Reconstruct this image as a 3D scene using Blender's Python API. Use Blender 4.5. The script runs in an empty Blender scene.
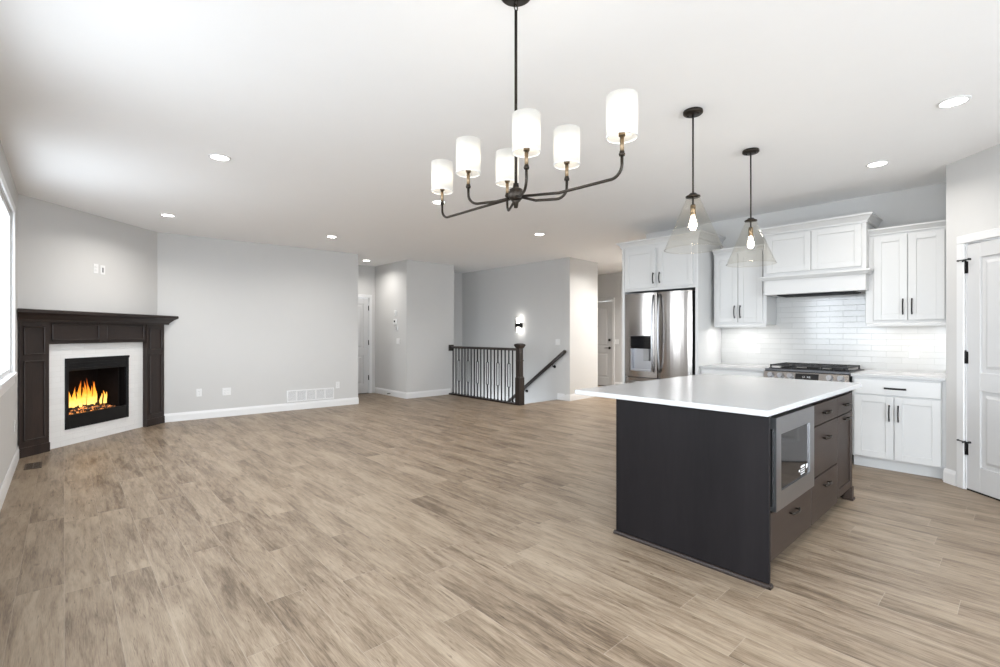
import bpy, bmesh, math, random
from mathutils import Vector, Matrix, Euler
random.seed(7)
C = bpy.context.scene.collection
PI = math.pi
S2 = math.sqrt(.5)
H = 2.77                      # ceiling height

# ---------------------------------------------------------------- camera
cam_d = bpy.data.cameras.new('camera'); cam = bpy.data.objects.new('camera', cam_d); C.objects.link(cam)
cam_d.sensor_width = 36; cam_d.lens = 17.28; cam_d.clip_start = .02
cam.location = (0, 0, 1.30)
cam.rotation_euler = (PI/2, 0, math.radians(47.77))
bpy.context.scene.camera = cam

# ---------------------------------------------------------------- world: bright overcast sky
sc = bpy.context.scene
w = bpy.data.worlds.new('overcast'); sc.world = w; w.use_nodes = True
nt = w.node_tree; nt.nodes.clear()
wo = nt.nodes.new('ShaderNodeOutputWorld'); bg = nt.nodes.new('ShaderNodeBackground')
tc = nt.nodes.new('ShaderNodeTexCoord'); sx = nt.nodes.new('ShaderNodeSeparateXYZ'); cr = nt.nodes.new('ShaderNodeValToRGB')
el = cr.color_ramp.elements                      # nadir to zenith: pale ground, bright horizon, even overcast
el[0].position = 0.; el[0].color = (.22, .24, .26, 1)
el[1].position = 1.; el[1].color = (.66, .74, .82, 1)
for ps, c in ((.33, (.34, .37, .40, 1)), (.47, (.66, .72, .78, 1)), (.52, (.92, 1.0, 1.08, 1)), (.66, (.84, .93, 1.02, 1))):
    x = el.new(ps); x.color = c
mr = nt.nodes.new('ShaderNodeMapRange'); mr.inputs[1].default_value = -1; mr.inputs[2].default_value = 1
nt.links.new(tc.outputs['Generated'], sx.inputs[0]); nt.links.new(sx.outputs[2], mr.inputs[0])
nt.links.new(mr.outputs[0], cr.inputs[0]); nt.links.new(cr.outputs[0], bg.inputs[0]); nt.links.new(bg.outputs[0], wo.inputs[0])
bg.inputs[1].default_value = 11.0

# ---------------------------------------------------------------- exposure and sampling
vs = sc.view_settings
vs.view_transform = 'Standard'; vs.look = 'None'; vs.gamma = 1; vs.use_curve_mapping = False
vs.exposure = 0.47
sc.cycles.use_denoising = True; sc.cycles.denoiser = 'OPENIMAGEDENOISE'; sc.cycles.denoising_input_passes = 'RGB_ALBEDO_NORMAL'; sc.cycles.denoising_prefilter = 'ACCURATE'
sc.cycles.max_bounces = 10; sc.cycles.diffuse_bounces = 6; sc.cycles.glossy_bounces = 5
sc.cycles.transparent_max_bounces = 16; sc.cycles.sample_clamp_indirect = 6
sc.cycles.caustics_reflective = False; sc.cycles.caustics_refractive = False
RECESSED_W = 8.5; RECESSED_KITCHEN_W = 6.0; SHADE_W = .2; PENDANT_W = 1.2; UNDER_W = 1.8; SCONCE_W = .15

def area_light(name, loc, size, energy, color=(1, 1, 1), rot=(0, 0, 0), parent=None, shape='DISK', size_y=None, portal=False, spread=None):
    d = bpy.data.lights.new(name, 'AREA'); d.shape = shape; d.size = size
    if size_y: d.size_y = size_y
    d.energy = energy; d.color = color
    if spread: d.spread = spread
    if portal: d.cycles.is_portal = True
    o = bpy.data.objects.new(name, d); C.objects.link(o); o.location = loc; o.rotation_euler = rot
    o.parent = parent
    return o
def point_light(name, loc, energy, color, radius, parent=None):
    d = bpy.data.lights.new(name, 'POINT'); d.energy = energy; d.color = color; d.shadow_soft_size = radius
    o = bpy.data.objects.new(name, d); C.objects.link(o); o.location = loc; o.parent = parent
    return o

# openings in the window wall: x0, x1, z0, z1 (world); daylight comes in through them
WALL_Y = -.36
OPENINGS = [(-6.42, -4.95, .93, 2.44), (-3.55, -2.05, .93, 2.44), (-1.25, 1.15, .02, 2.12)]
EAST_X = 3.0
EAST_OPENING = (.15, 3.75, .12, 2.42)          # y0, y1, z0, z1; unseen window, enlarged to light faces turned east
for (x0, x1, z0, z1) in OPENINGS:
    area_light('daylight_portal', ((x0+x1)/2, WALL_Y-.17, (z0+z1)/2), x1-x0, 1, rot=(PI/2, 0, 0), shape='RECTANGLE', size_y=z1-z0, portal=True)
y0, y1, z0, z1 = EAST_OPENING
area_light('daylight_portal', (EAST_X+.17, (y0+y1)/2, (z0+z1)/2), y1-y0, 1, rot=(PI/2, 0, PI/2), shape='RECTANGLE', size_y=z1-z0, portal=True)

# ---------------------------------------------------------------- materials
M = {}
def newmat(name):
    m = bpy.data.materials.new(name); m.use_nodes = True
    n = m.node_tree; n.nodes.clear()
    o = n.nodes.new('ShaderNodeOutputMaterial'); b = n.nodes.new('ShaderNodeBsdfPrincipled')
    n.links.new(b.outputs[0], o.inputs[0])
    M[name] = m
    return m, n, b, o
def N(n, t, **kw):
    x = n.nodes.new(t)
    for k, v in kw.items(): setattr(x, k, v)
    return x
def math_node(n, op, a, b=None):
    x = N(n, 'ShaderNodeMath', operation=op)
    for i, v in enumerate((a, b)):
        if v is None: continue
        if hasattr(v, 'is_output'): n.links.new(v, x.inputs[i])
        else: x.inputs[i].default_value = v
    return x.outputs[0]
def mix_rgb(n, fac, a, b, blend='MIX'):
    x = N(n, 'ShaderNodeMix', data_type='RGBA', blend_type=blend)
    for i, v in ((0, fac), (6, a), (7, b)):
        if hasattr(v, 'is_output'): n.links.new(v, x.inputs[i])
        else: x.inputs[i].default_value = v if i == 0 else (*v, 1)
    return x.outputs[2]
def paint(name, col, rough=.5, metal=0., var=.03, scale=6., bump=0., bscale=60., coat=0., stretch=None, spec=.5, aniso=0.):
    """plain procedural finish: colour with slight noise variation and an optional fine bump"""
    m, n, b, o = newmat(name)
    tc = N(n, 'ShaderNodeTexCoord'); mp = N(n, 'ShaderNodeMapping')
    n.links.new(tc.outputs['Object'], mp.inputs[0])
    if stretch: mp.inputs[3].default_value = stretch
    nz = N(n, 'ShaderNodeTexNoise'); nz.inputs['Scale'].default_value = scale; nz.inputs['Detail'].default_value = 4
    n.links.new(mp.outputs[0], nz.inputs['Vector'])
    lo = tuple(c*(1-var) for c in col); hi = tuple(min(1, c*(1+var)) for c in col)
    n.links.new(mix_rgb(n, nz.outputs[0], lo, hi), b.inputs['Base Color'])
    b.inputs['Roughness'].default_value = rough; b.inputs['Metallic'].default_value = metal
    b.inputs['Specular IOR Level'].default_value = spec
    if aniso: b.inputs['Anisotropic'].default_value = aniso
    if coat: b.inputs['Coat Weight'].default_value = coat; b.inputs['Coat Roughness'].default_value = .15
    if bump:
        n2 = N(n, 'ShaderNodeTexNoise'); n2.inputs['Scale'].default_value = bscale; n2.inputs['Detail'].default_value = 3
        n.links.new(mp.outputs[0], n2.inputs['Vector'])
        bp = N(n, 'ShaderNodeBump'); bp.inputs['Strength'].default_value = bump; bp.inputs['Distance'].default_value = .004
        n.links.new(n2.outputs[0], bp.inputs['Height']); n.links.new(bp.outputs[0], b.inputs['Normal'])
    return m
def emit(name, col, strength):
    m, n, b, o = newmat(name)
    nz = N(n, 'ShaderNodeTexNoise'); nz.inputs['Scale'].default_value = 5
    n.links.new(mix_rgb(n, nz.outputs[0], tuple(c*.97 for c in col), col), b.inputs['Emission Color'])
    b.inputs['Base Color'].default_value = (.8, .8, .8, 1); b.inputs['Emission Strength'].default_value = strength
    return m
def wood(name, dark, light, rough=.35, grain=(1, 1, .12), scale=9., coat=.15, spec=.5):
    """stained timber, the grain stretched along one axis"""
    m, n, b, o = newmat(name)
    tc = N(n, 'ShaderNodeTexCoord'); mp = N(n, 'ShaderNodeMapping'); mp.inputs[3].default_value = grain
    n.links.new(tc.outputs['Object'], mp.inputs[0])
    nz = N(n, 'ShaderNodeTexNoise'); nz.inputs['Scale'].default_value = scale; nz.inputs['Detail'].default_value = 8; nz.inputs['Distortion'].default_value = .6
    n.links.new(mp.outputs[0], nz.inputs['Vector'])
    n3 = N(n, 'ShaderNodeTexNoise'); n3.inputs['Scale'].default_value = scale*9; n3.inputs['Detail'].default_value = 4
    n.links.new(mp.outputs[0], n3.inputs['Vector'])
    cr = N(n, 'ShaderNodeValToRGB'); cr.color_ramp.elements[0].position = .3; cr.color_ramp.elements[1].position = .72
    cr.color_ramp.elements[0].color = (*dark, 1); cr.color_ramp.elements[1].color = (*light, 1)
    s = math_node(n, 'ADD', math_node(n, 'MULTIPLY', nz.outputs[0], .65), math_node(n, 'MULTIPLY', n3.outputs[0], .35))
    n.links.new(s, cr.inputs[0]); n.links.new(cr.outputs[0], b.inputs['Base Color'])
    b.inputs['Roughness'].default_value = rough; b.inputs['Coat Weight'].default_value = coat; b.inputs['Coat Roughness'].default_value = .25; b.inputs['Specular IOR Level'].default_value = spec
    bp = N(n, 'ShaderNodeBump'); bp.inputs['Strength'].default_value = .12; bp.inputs['Distance'].default_value = .002
    n.links.new(n3.outputs[0], bp.inputs['Height']); n.links.new(bp.outputs[0], b.inputs['Normal'])
    return m
def tiles(name, col, mortar, tw, th_, gap=.012, rough=.12, offset=.5, var=.05, wav=.25):
    """glazed tiles laid in the local xz plane"""
    m, n, b, o = newmat(name)
    tc = N(n, 'ShaderNodeTexCoord'); sp = N(n, 'ShaderNodeSeparateXYZ'); cb = N(n, 'ShaderNodeCombineXYZ')
    n.links.new(tc.outputs['Object'], sp.inputs[0]); n.links.new(sp.outputs[0], cb.inputs[0]); n.links.new(sp.outputs[2], cb.inputs[1])
    br = N(n, 'ShaderNodeTexBrick'); br.offset = offset
    n.links.new(cb.outputs[0], br.inputs['Vector'])
    br.inputs['Scale'].default_value = 1; br.inputs['Brick Width'].default_value = tw; br.inputs['Row Height'].default_value = th_
    br.inputs['Mortar Size'].default_value = gap*.12; br.inputs['Mortar Smooth'].default_value = .3
    br.inputs['Color1'].default_value = (*[c*(1-var) for c in col], 1); br.inputs['Color2'].default_value = (*col, 1); br.inputs['Mortar'].default_value = (*mortar, 1)
    n.links.new(br.outputs[0], b.inputs['Base Color'])
    n.links.new(math_node(n, 'ADD', math_node(n, 'MULTIPLY', br.outputs['Fac'], .5), rough), b.inputs['Roughness'])
    nz = N(n, 'ShaderNodeTexNoise'); nz.inputs['Scale'].default_value = 14; nz.inputs['Detail'].default_value = 2
    n.links.new(cb.outputs[0], nz.inputs['Vector'])
    hgt = math_node(n, 'SUBTRACT', math_node(n, 'MULTIPLY', nz.outputs[0], wav), br.outputs['Fac'])
    bp = N(n, 'ShaderNodeBump'); bp.inputs['Strength'].default_value = .5; bp.inputs['Distance'].default_value = .003
    n.links.new(hgt, bp.inputs['Height']); n.links.new(bp.outputs[0], b.inputs['Normal'])
    return m
def plank_floor(name):
    """vinyl oak planks running along world x, each with its own tone and grain"""
    m, n, b, o = newmat(name)
    tc = N(n, 'ShaderNodeTexCoord'); sp = N(n, 'ShaderNodeSeparateXYZ'); n.links.new(tc.outputs['Object'], sp.inputs[0])
    PW, PL = .18, 1.22
    v = math_node(n, 'DIVIDE', math_node(n, 'ADD', sp.outputs[1], 20.0-.02), PW)
    row = math_node(n, 'FLOOR', v); fv = math_node(n, 'FRACT', v)
    wn = N(n, 'ShaderNodeTexWhiteNoise', noise_dimensions='1D'); n.links.new(row, wn.inputs['W'])
    u = math_node(n, 'DIVIDE', math_node(n, 'ADD', sp.outputs[0], math_node(n, 'ADD', 30.0, math_node(n, 'MULTIPLY', wn.outputs[0], PL))), PL)
    col = math_node(n, 'FLOOR', u); fu = math_node(n, 'FRACT', u)
    cb = N(n, 'ShaderNodeCombineXYZ'); n.links.new(col, cb.inputs[0]); n.links.new(row, cb.inputs[1])
    w2 = N(n, 'ShaderNodeTexWhiteNoise', noise_dimensions='3D'); n.links.new(cb.outputs[0], w2.inputs['Vector'])
    # grain coordinates: stretched along the plank and shifted per plank
    sh = N(n, 'ShaderNodeVectorMath', operation='MULTIPLY_ADD'); n.links.new(w2.outputs['Color'], sh.inputs[0])
    sh.inputs[1].default_value = (37, 53, 11); n.links.new(tc.outputs['Object'], sh.inputs[2])
    def noise(scale3, sc_, det, dist=0.):
        mp = N(n, 'ShaderNodeMapping'); mp.inputs[3].default_value = scale3; n.links.new(sh.outputs[0], mp.inputs[0])
        z = N(n, 'ShaderNodeTexNoise'); z.inputs['Scale'].default_value = sc_; z.inputs['Detail'].default_value = det; z.inputs['Distortion'].default_value = dist
        n.links.new(mp.outputs[0], z.inputs['Vector']); return z.outputs[0]
    big = noise((.7, 3.4, 1), 2.2, 3, .5)
    mid = noise((1.05, 10., 1), 3.3, 7, 1.0)
    fine = noise((4.5, 85., 1), 3.6, 6, .5)
    crack = noise((2.2, 30., 1), 2.6, 4, 1.6)
    knot = noise((3.0, 8.0, 1), 2.1, 3, .6)
    t = math_node(n, 'ADD', math_node(n, 'ADD', math_node(n, 'MULTIPLY', big, .36), math_node(n, 'MULTIPLY', mid, .33)), math_node(n, 'MULTIPLY', fine, .31))
    t = math_node(n, 'ADD', t, math_node(n, 'MULTIPLY', math_node(n, 'SUBTRACT', w2.outputs[0], .5), .06))
    ck = N(n, 'ShaderNodeValToRGB'); n.links.new(crack, ck.inputs[0])
    ck.color_ramp.elements[0].position = .29; ck.color_ramp.elements[0].color = (.50, .45, .41, 1)
    ck.color_ramp.elements[1].position = .36; ck.color_ramp.elements[1].color = (1, 1, 1, 1)
    cr = N(n, 'ShaderNodeValToRGB'); n.links.new(t, cr.inputs[0])
    e = cr.color_ramp.elements
    e[0].position = .375; e[0].color = (.108, .074, .047, 1)
    e[1].position = .61; e[1].color = (.325, .256, .184, 1)
    x = e.new(.48); x.color = (.222, .165, .113, 1)
    kr = N(n, 'ShaderNodeValToRGB'); n.links.new(knot, kr.inputs[0])
    kr.color_ramp.elements[0].position = .66; kr.color_ramp.elements[0].color = (1, 1, 1, 1)
    kr.color_ramp.elements[1].position = .78; kr.color_ramp.elements[1].color = (.55, .5, .46, 1)
    base = mix_rgb(n, 1.0, mix_rgb(n, 1.0, cr.outputs[0], kr.outputs[0], 'MULTIPLY'), ck.outputs[0], 'MULTIPLY')
    # bevel gaps
    ev = math_node(n, 'LESS_THAN', math_node(n, 'MINIMUM', fv, math_node(n, 'SUBTRACT', 1.0, fv)), .008)
    eu = math_node(n, 'LESS_THAN', math_node(n, 'MINIMUM', fu, math_node(n, 'SUBTRACT', 1.0, fu)), .0012)
    gap = math_node(n, 'MAXIMUM', ev, eu)
    n.links.new(mix_rgb(n, math_node(n, 'MULTIPLY', gap, .35), base, (.40, .34, .28)), b.inputs['Base Color'])
    n.links.new(math_node(n, 'ADD', math_node(n, 'MULTIPLY', fine, .16), .34), b.inputs['Roughness'])
    b.inputs['Specular IOR Level'].default_value = .4
    bp = N(n, 'ShaderNodeBump'); bp.inputs['Strength'].default_value = .15; bp.inputs['Distance'].default_value = .002
    n.links.new(math_node(n, 'SUBTRACT', math_node(n, 'MULTIPLY', fine, .4), gap), bp.inputs['Height']); n.links.new(bp.outputs[0], b.inputs['Normal'])
    return m
def thin_glass(name, tint=(1, 1, 1), refl=.06, rough=.02, edge=.55):
    m = bpy.data.materials.new(name); m.use_nodes = True; n = m.node_tree; n.nodes.clear(); M[name] = m
    o = N(n, 'ShaderNodeOutputMaterial'); tr = N(n, 'ShaderNodeBsdfTransparent'); gl = N(n, 'ShaderNodeBsdfGlossy'); mx = N(n, 'ShaderNodeMixShader')
    lw = N(n, 'ShaderNodeLayerWeight'); lw.inputs[0].default_value = .25
    nz = N(n, 'ShaderNodeTexNoise'); nz.inputs['Scale'].default_value = 9
    n.links.new(mix_rgb(n, nz.outputs[0], tint, tuple(c*.98 for c in tint)), tr.inputs[0])
    gl.inputs['Roughness'].default_value = rough
    f = math_node(n, 'ADD', math_node(n, 'MULTIPLY', math_node(n, 'POWER', lw.outputs['Facing'], 3.6), edge), refl)
    n.links.new(f, mx.inputs[0]); n.links.new(tr.outputs[0], mx.inputs[1]); n.links.new(gl.outputs[0], mx.inputs[2]); n.links.new(mx.outputs[0], o.inputs[0])
    return m
def fabric_shade(name):
    m = bpy.data.materials.new(name); m.use_nodes = True; n = m.node_tree; n.nodes.clear(); M[name] = m
    o = N(n, 'ShaderNodeOutputMaterial'); d = N(n, 'ShaderNodeBsdfDiffuse'); t = N(n, 'ShaderNodeBsdfTranslucent'); mx = N(n, 'ShaderNodeMixShader')
    nz = N(n, 'ShaderNodeTexNoise'); nz.inputs['Scale'].default_value = 90
    c = mix_rgb(n, nz.outputs[0], (.70, .69, .665), (.76, .75, .725))
    n.links.new(c, d.inputs[0]); n.links.new(c, t.inputs[0]); mx.inputs[0].default_value = .55
    em = N(n, 'ShaderNodeEmission'); em.inputs[0].default_value = (1, .97, .91, 1); em.inputs[1].default_value = .08; ad = N(n, 'ShaderNodeAddShader')
    n.links.new(d.outputs[0], mx.inputs[1]); n.links.new(t.outputs[0], mx.inputs[2]); n.links.new(mx.outputs[0], ad.inputs[0]); n.links.new(em.outputs[0], ad.inputs[1]); n.links.new(ad.outputs[0], o.inputs[0])
    return m
def flame_mat(name):
    m = bpy.data.materials.new(name); m.use_nodes = True; n = m.node_tree; n.nodes.clear(); M[name] = m
    o = N(n, 'ShaderNodeOutputMaterial'); e = N(n, 'ShaderNodeEmission'); t = N(n, 'ShaderNodeBsdfTransparent'); mx = N(n, 'ShaderNodeMixShader')
    tc = N(n, 'ShaderNodeTexCoord'); sp = N(n, 'ShaderNodeSeparateXYZ'); n.links.new(tc.outputs['Object'], sp.inputs[0])
    mr = N(n, 'ShaderNodeMapRange'); mr.inputs[1].default_value = .42; mr.inputs[2].default_value = .74; n.links.new(sp.outputs[2], mr.inputs[0])
    nz = N(n, 'ShaderNodeTexNoise'); nz.inputs['Scale'].default_value = 22; n.links.new(tc.outputs['Object'], nz.inputs['Vector'])
    h = math_node(n, 'ADD', mr.outputs[0], math_node(n, 'MULTIPLY', math_node(n, 'SUBTRACT', nz.outputs[0], .5), .45))
    cr = N(n, 'ShaderNodeValToRGB'); n.links.new(h, cr.inputs[0]); el = cr.color_ramp.elements
    el[0].position = 0; el[0].color = (1, .62, .16, 1); el[1].position = 1; el[1].color = (.75, .09, .01, 1)
    x = el.new(.4); x.color = (1, .36, .035, 1)
    n.links.new(cr.outputs[0], e.inputs[0]); e.inputs[1].default_value = 1.5
    a = N(n, 'ShaderNodeValToRGB'); n.links.new(h, a.inputs[0]); a.color_ramp.elements[0].color = (.85, .85, .85, 1); a.color_ramp.elements[0].position = .2
    a.color_ramp.elements[1].color = (.12, .12, .12, 1); a.color_ramp.elements[1].position = .95
    n.links.new(a.outputs[0], mx.inputs[0]); n.links.new(t.outputs[0], mx.inputs[1]); n.links.new(e.outputs[0], mx.inputs[2]); n.links.new(mx.outputs[0], o.inputs[0])
    return m
def ember_mat(name):
    m, n, b, o = newmat(name)
    nz = N(n, 'ShaderNodeTexNoise'); nz.inputs['Scale'].default_value = 38; nz.inputs['Detail'].default_value = 3
    tc = N(n, 'ShaderNodeTexCoord'); n.links.new(tc.outputs['Object'], nz.inputs['Vector'])
    cr = N(n, 'ShaderNodeValToRGB'); n.links.new(nz.outputs[0], cr.inputs[0]); el = cr.color_ramp.elements
    el[0].position = .5; el[0].color = (0, 0, 0, 1); el[1].position = .68; el[1].color = (1, .33, .08, 1)
    n.links.new(cr.outputs[0], b.inputs['Emission Color']); b.inputs['Emission Strength'].default_value = 1.3
    b.inputs['Base Color'].default_value = (.02, .015, .012, 1); b.inputs['Roughness'].default_value = .8
    return m

paint('wall_paint', (.565, .56, .55), .85, var=.012, bump=.06, bscale=220)
paint('ceiling_paint', (.90, .90, .90), .9, var=.01, bump=.05, bscale=160)
paint('casing_white', (.68, .68, .68), .38, var=.01)
paint('door_white', (.56, .56, .56), .38, var=.01)
paint('trim_white', (.74, .74, .74), .38, var=.01)
paint('cabinet_white', (.57, .57, .564), .42, var=.01)
paint('quartz', (.46, .46, .462), .22, var=.02, scale=3, spec=.2)
paint('black_metal', (.015, .014, .014), .42, metal=.6, var=.1)
paint('bronze', (.035, .028, .022), .4, metal=.8, var=.2, scale=30)
paint('register_brown', (.085, .062, .045), .5, metal=.3, var=.15)
paint('aged_brass', (.22, .16, .10), .38, metal=.9, var=.1)
paint('stainless', (.35, .325, .305), .20, metal=1, var=.04, scale=4, stretch=(60, 60, .5))
paint('stainless_trim', (.33, .33, .34), .32, metal=1, var=.03, scale=4, stretch=(1, 1, 60))
paint('steel_dark', (.10, .10, .105), .35, metal=.9, var=.06)
paint('plastic_white', (.72, .72, .715), .35, var=.01)
paint('plate_soft_white', (.56, .56, .55), .4, var=.01)
paint('plastic_grey', (.25, .25, .25), .4, var=.04)
paint('black_gloss', (.008, .008, .009), .06, var=.05)
paint('black_satin', (.006, .006, .0065), .42, var=.1, spec=.25)
paint('cast_iron', (.014, .014, .015), .55, var=.2, scale=40)
paint('firebrick', (.008, .006, .0055), .9, spec=.1, var=.5, scale=12, bump=.4, bscale=30)
paint('rubber', (.02, .02, .02), .7, var=.1)
paint('gap_dark', (.01, .009, .008), .8, var=.1)
wood('walnut_stain', (.007, .0036, .003), (.029, .0155, .0118), .5, coat=.05)
wood('walnut_stain_across', (.007, .0036, .003), (.029, .0155, .0118), .5, coat=.05, grain=(.12, 1, 1))
wood('espresso_stain', (.0065, .0055, .006), (.0115, .0098, .0105), .45, scale=7, coat=0, spec=.12)
wood('espresso_front', (.022, .0145, .011), (.037, .024, .018), .45, scale=6, grain=(.12, 1, 1), coat=0, spec=.25)  # browner espresso copy: warm floor reflection put into the colour
wood('rail_stain', (.008, .005, .004), (.024, .014, .010), .4, coat=.05)
wood('stair_tread', (.10, .07, .05), (.2, .15, .11), .4, grain=(1, .12, 1))
wood('charred_log', (.006, .005, .004), (.05, .03, .02), .8, grain=(.3, 1, 1), scale=20, coat=0)
tiles('splash_tile', (.50, .50, .492), (.37, .37, .363), .25, .062)
tiles('surround_tile', (.80, .80, .795), (.66, .66, .655), .30, .062, var=.04)
plank_floor('oak_planks')
thin_glass('window_glass', (1, 1, 1), .03)
thin_glass('clear_glass', (.992, .985, .968), .015, .03, .95)
thin_glass('door_glass', (.25, .25, .25), .05)
fabric_shade('fabric_shade')
flame_mat('flame'); ember_mat('embers')
emit('lamp_lens', (1, .98, .95), 14)
emit('bulb', (1, .86, .66), 22)
emit('led_strip', (1, .97, .92), 5)
emit('sconce_glow', (1, .97, .9), 9)
emit('display_digits', (.75, .9, 1), .12)

# ---------------------------------------------------------------- mesh builder
class MB:
    def __init__(self): self.bm = bmesh.new()
    def _merge(self, t, mi=0, smooth=False):
        for f in t.faces: f.material_index = mi; f.smooth = smooth
        me = bpy.data.meshes.new('t'); t.to_mesh(me); t.free(); self.bm.from_mesh(me); bpy.data.meshes.remove(me)
        return self
    def box(self, x0, x1, y0, y1, z0, z1, bev=0., mi=0, seg=1):
        t = bmesh.new(); bmesh.ops.create_cube(t, size=1)
        bmesh.ops.scale(t, vec=(abs(x1-x0), abs(y1-y0), abs(z1-z0)), verts=t.verts)
        bmesh.ops.translate(t, vec=((x0+x1)/2, (y0+y1)/2, (z0+z1)/2), verts=t.verts)
        if bev: bmesh.ops.bevel(t, geom=list(t.edges), offset=bev, segments=seg, affect='EDGES', profile=.5)
        return self._merge(t, mi)
    def cyl(self, p0, p1, r, seg=20, r2=None, mi=0):
        p0, p1 = Vector(p0), Vector(p1); d = p1-p0
        t = bmesh.new(); bmesh.ops.create_cone(t, cap_ends=True, segments=seg, radius1=r, radius2=r if r2 is None else r2, depth=d.length)
        q = Vector((0, 0, 1)).rotation_difference(d.normalized()).to_matrix().to_4x4()
        bmesh.ops.transform(t, matrix=Matrix.Translation((p0+p1)/2) @ q, verts=t.verts)
        for f in t.faces: f.smooth = len(f.verts) == 4
        for f in t.faces: f.material_index = mi
        me = bpy.data.meshes.new('t'); t.to_mesh(me); t.free(); self.bm.from_mesh(me); bpy.data.meshes.remove(me)
        return self
    def tube(self, pts, r, seg=10, closed=False, mi=0, flat=None):
        """flat: (rx, rz) elliptical section"""
        pts = [Vector(p) for p in pts]; t = bmesh.new(); rings = []; n = len(pts)
        up = None
        for i, p in enumerate(pts):
            a = pts[i-1] if (i > 0 or closed) else p; b = pts[(i+1) % n] if (i < n-1 or closed) else p
            d = (b-a).normalized()
            if up is None:
                up = Vector((0, 0, 1)) if abs(d.z) < .9 else Vector((1, 0, 0))
            s = d.cross(up).normalized(); up = s.cross(d).normalized()
            ra, rb = flat if flat else (r, r)
            rings.append([t.verts.new(p + s*math.cos(k*2*PI/seg)*ra + up*math.sin(k*2*PI/seg)*rb) for k in range(seg)])
        for i in range(n if closed else n-1):
            A, B = rings[i], rings[(i+1) % n]
            for k in range(seg): t.faces.new((A[k], A[(k+1) % seg], B[(k+1) % seg], B[k]))
        if not closed:
            t.faces.new(list(reversed(rings[0]))); t.faces.new(rings[-1])
        bmesh.ops.recalc_face_normals(t, faces=t.faces)
        return self._merge(t, mi, True)
    def lathe(self, prof, c=(0, 0, 0), seg=32, mi=0, axis='z', smooth=True, close=False):
        t = bmesh.new(); rings = []
        for (r, z) in prof:
            ring = []
            for k in range(seg):
                a = k*2*PI/seg; x, y = r*math.cos(a), r*math.sin(a)
                v = (x, y, z) if axis == 'z' else ((x, z, y) if axis == 'y' else (z, x, y))
                ring.append(t.verts.new(Vector(v)+Vector(c)))
            rings.append(ring)
        m = len(rings)
        for i in range(m if close else m-1):
            A, B = rings[i], rings[(i+1) % m]
            for k in range(seg): t.faces.new((A[k], A[(k+1) % seg], B[(k+1) % seg], B[k]))
        if not close:
            if prof[0][0] > 1e-6: t.faces.new(rings[0])
            if prof[-1][0] > 1e-6: t.faces.new(rings[-1])
        bmesh.ops.remove_doubles(t, verts=t.verts, dist=1e-6)
        bmesh.ops.recalc_face_normals(t, faces=t.faces)
        return self._merge(t, mi, smooth)
    def sphere(self, c, r, sc_=(1, 1, 1), mi=0, seg=20):
        t = bmesh.new(); bmesh.ops.create_uvsphere(t, u_segments=seg, v_segments=seg//2, radius=r)
        bmesh.ops.scale(t, vec=sc_, verts=t.verts); bmesh.ops.translate(t, vec=c, verts=t.verts)
        return self._merge(t, mi, True)
    def loft(self, loops, mi=0, smooth=False, cap=True):
        t = bmesh.new(); R = [[t.verts.new(p) for p in L] for L in loops]
        for A, B in zip(R, R[1:]):
            k = len(A)
            for i in range(k): t.faces.new((A[i], A[(i+1) % k], B[(i+1) % k], B[i]))
        if cap: t.faces.new(list(reversed(R[0]))); t.faces.new(R[-1])
        bmesh.ops.recalc_face_normals(t, faces=t.faces)
        return self._merge(t, mi, smooth)
    def prism(self, pts, axis, a, b, mi=0, smooth=False):
        """polygon extruded along an axis: 'x' takes (y,z), 'y' takes (x,z), 'z' takes (x,y)"""
        f = {'x': lambda p, s: (s, p[0], p[1]), 'y': lambda p, s: (p[0], s, p[1]), 'z': lambda p, s: (p[0], p[1], s)}[axis]
        return self.loft([[f(p, a) for p in pts], [f(p, b) for p in pts]], mi, smooth)
    def build(self, name, mats, parent=None, kind=None, loc=None, rotz=0.):
        me = bpy.data.meshes.new(name); self.bm.to_mesh(me); self.bm.free()
        if not isinstance(mats, (list, tuple)): mats = [mats]
        for m in mats: me.materials.append(M[m])
        o = bpy.data.objects.new(name, me); C.objects.link(o); o.parent = parent
        if loc is not None: o.location = loc; o.rotation_euler = (0, 0, rotz)
        if kind: o['kind'] = kind
        return o

def thing(name, label=None, cat=None, loc=(0, 0, 0), rotz=0., group=None, kind=None):
    o = bpy.data.objects.new(name, None); C.objects.link(o); o.empty_display_size = .1
    o.location = loc; o.rotation_euler = (0, 0, rotz)
    if label: o['label'] = label
    if cat: o['category'] = cat
    if group: o['group'] = group
    if kind: o['kind'] = kind
    return o
def tag(o, label, cat, group=None):
    o['label'] = label; o['category'] = cat
    if group: o['group'] = group
    return o
def dup(root, loc, rotz=None, label=None):
    def cp(o, par):
        c = o.copy(); C.objects.link(c)
        if par: c.parent = par
        for ch in o.children: cp(ch, c)
        return c
    r = cp(root, None); r.location = loc
    if rotz is not None: r.rotation_euler = (0, 0, rotz)
    if label: r['label'] = label
    return r

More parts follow.
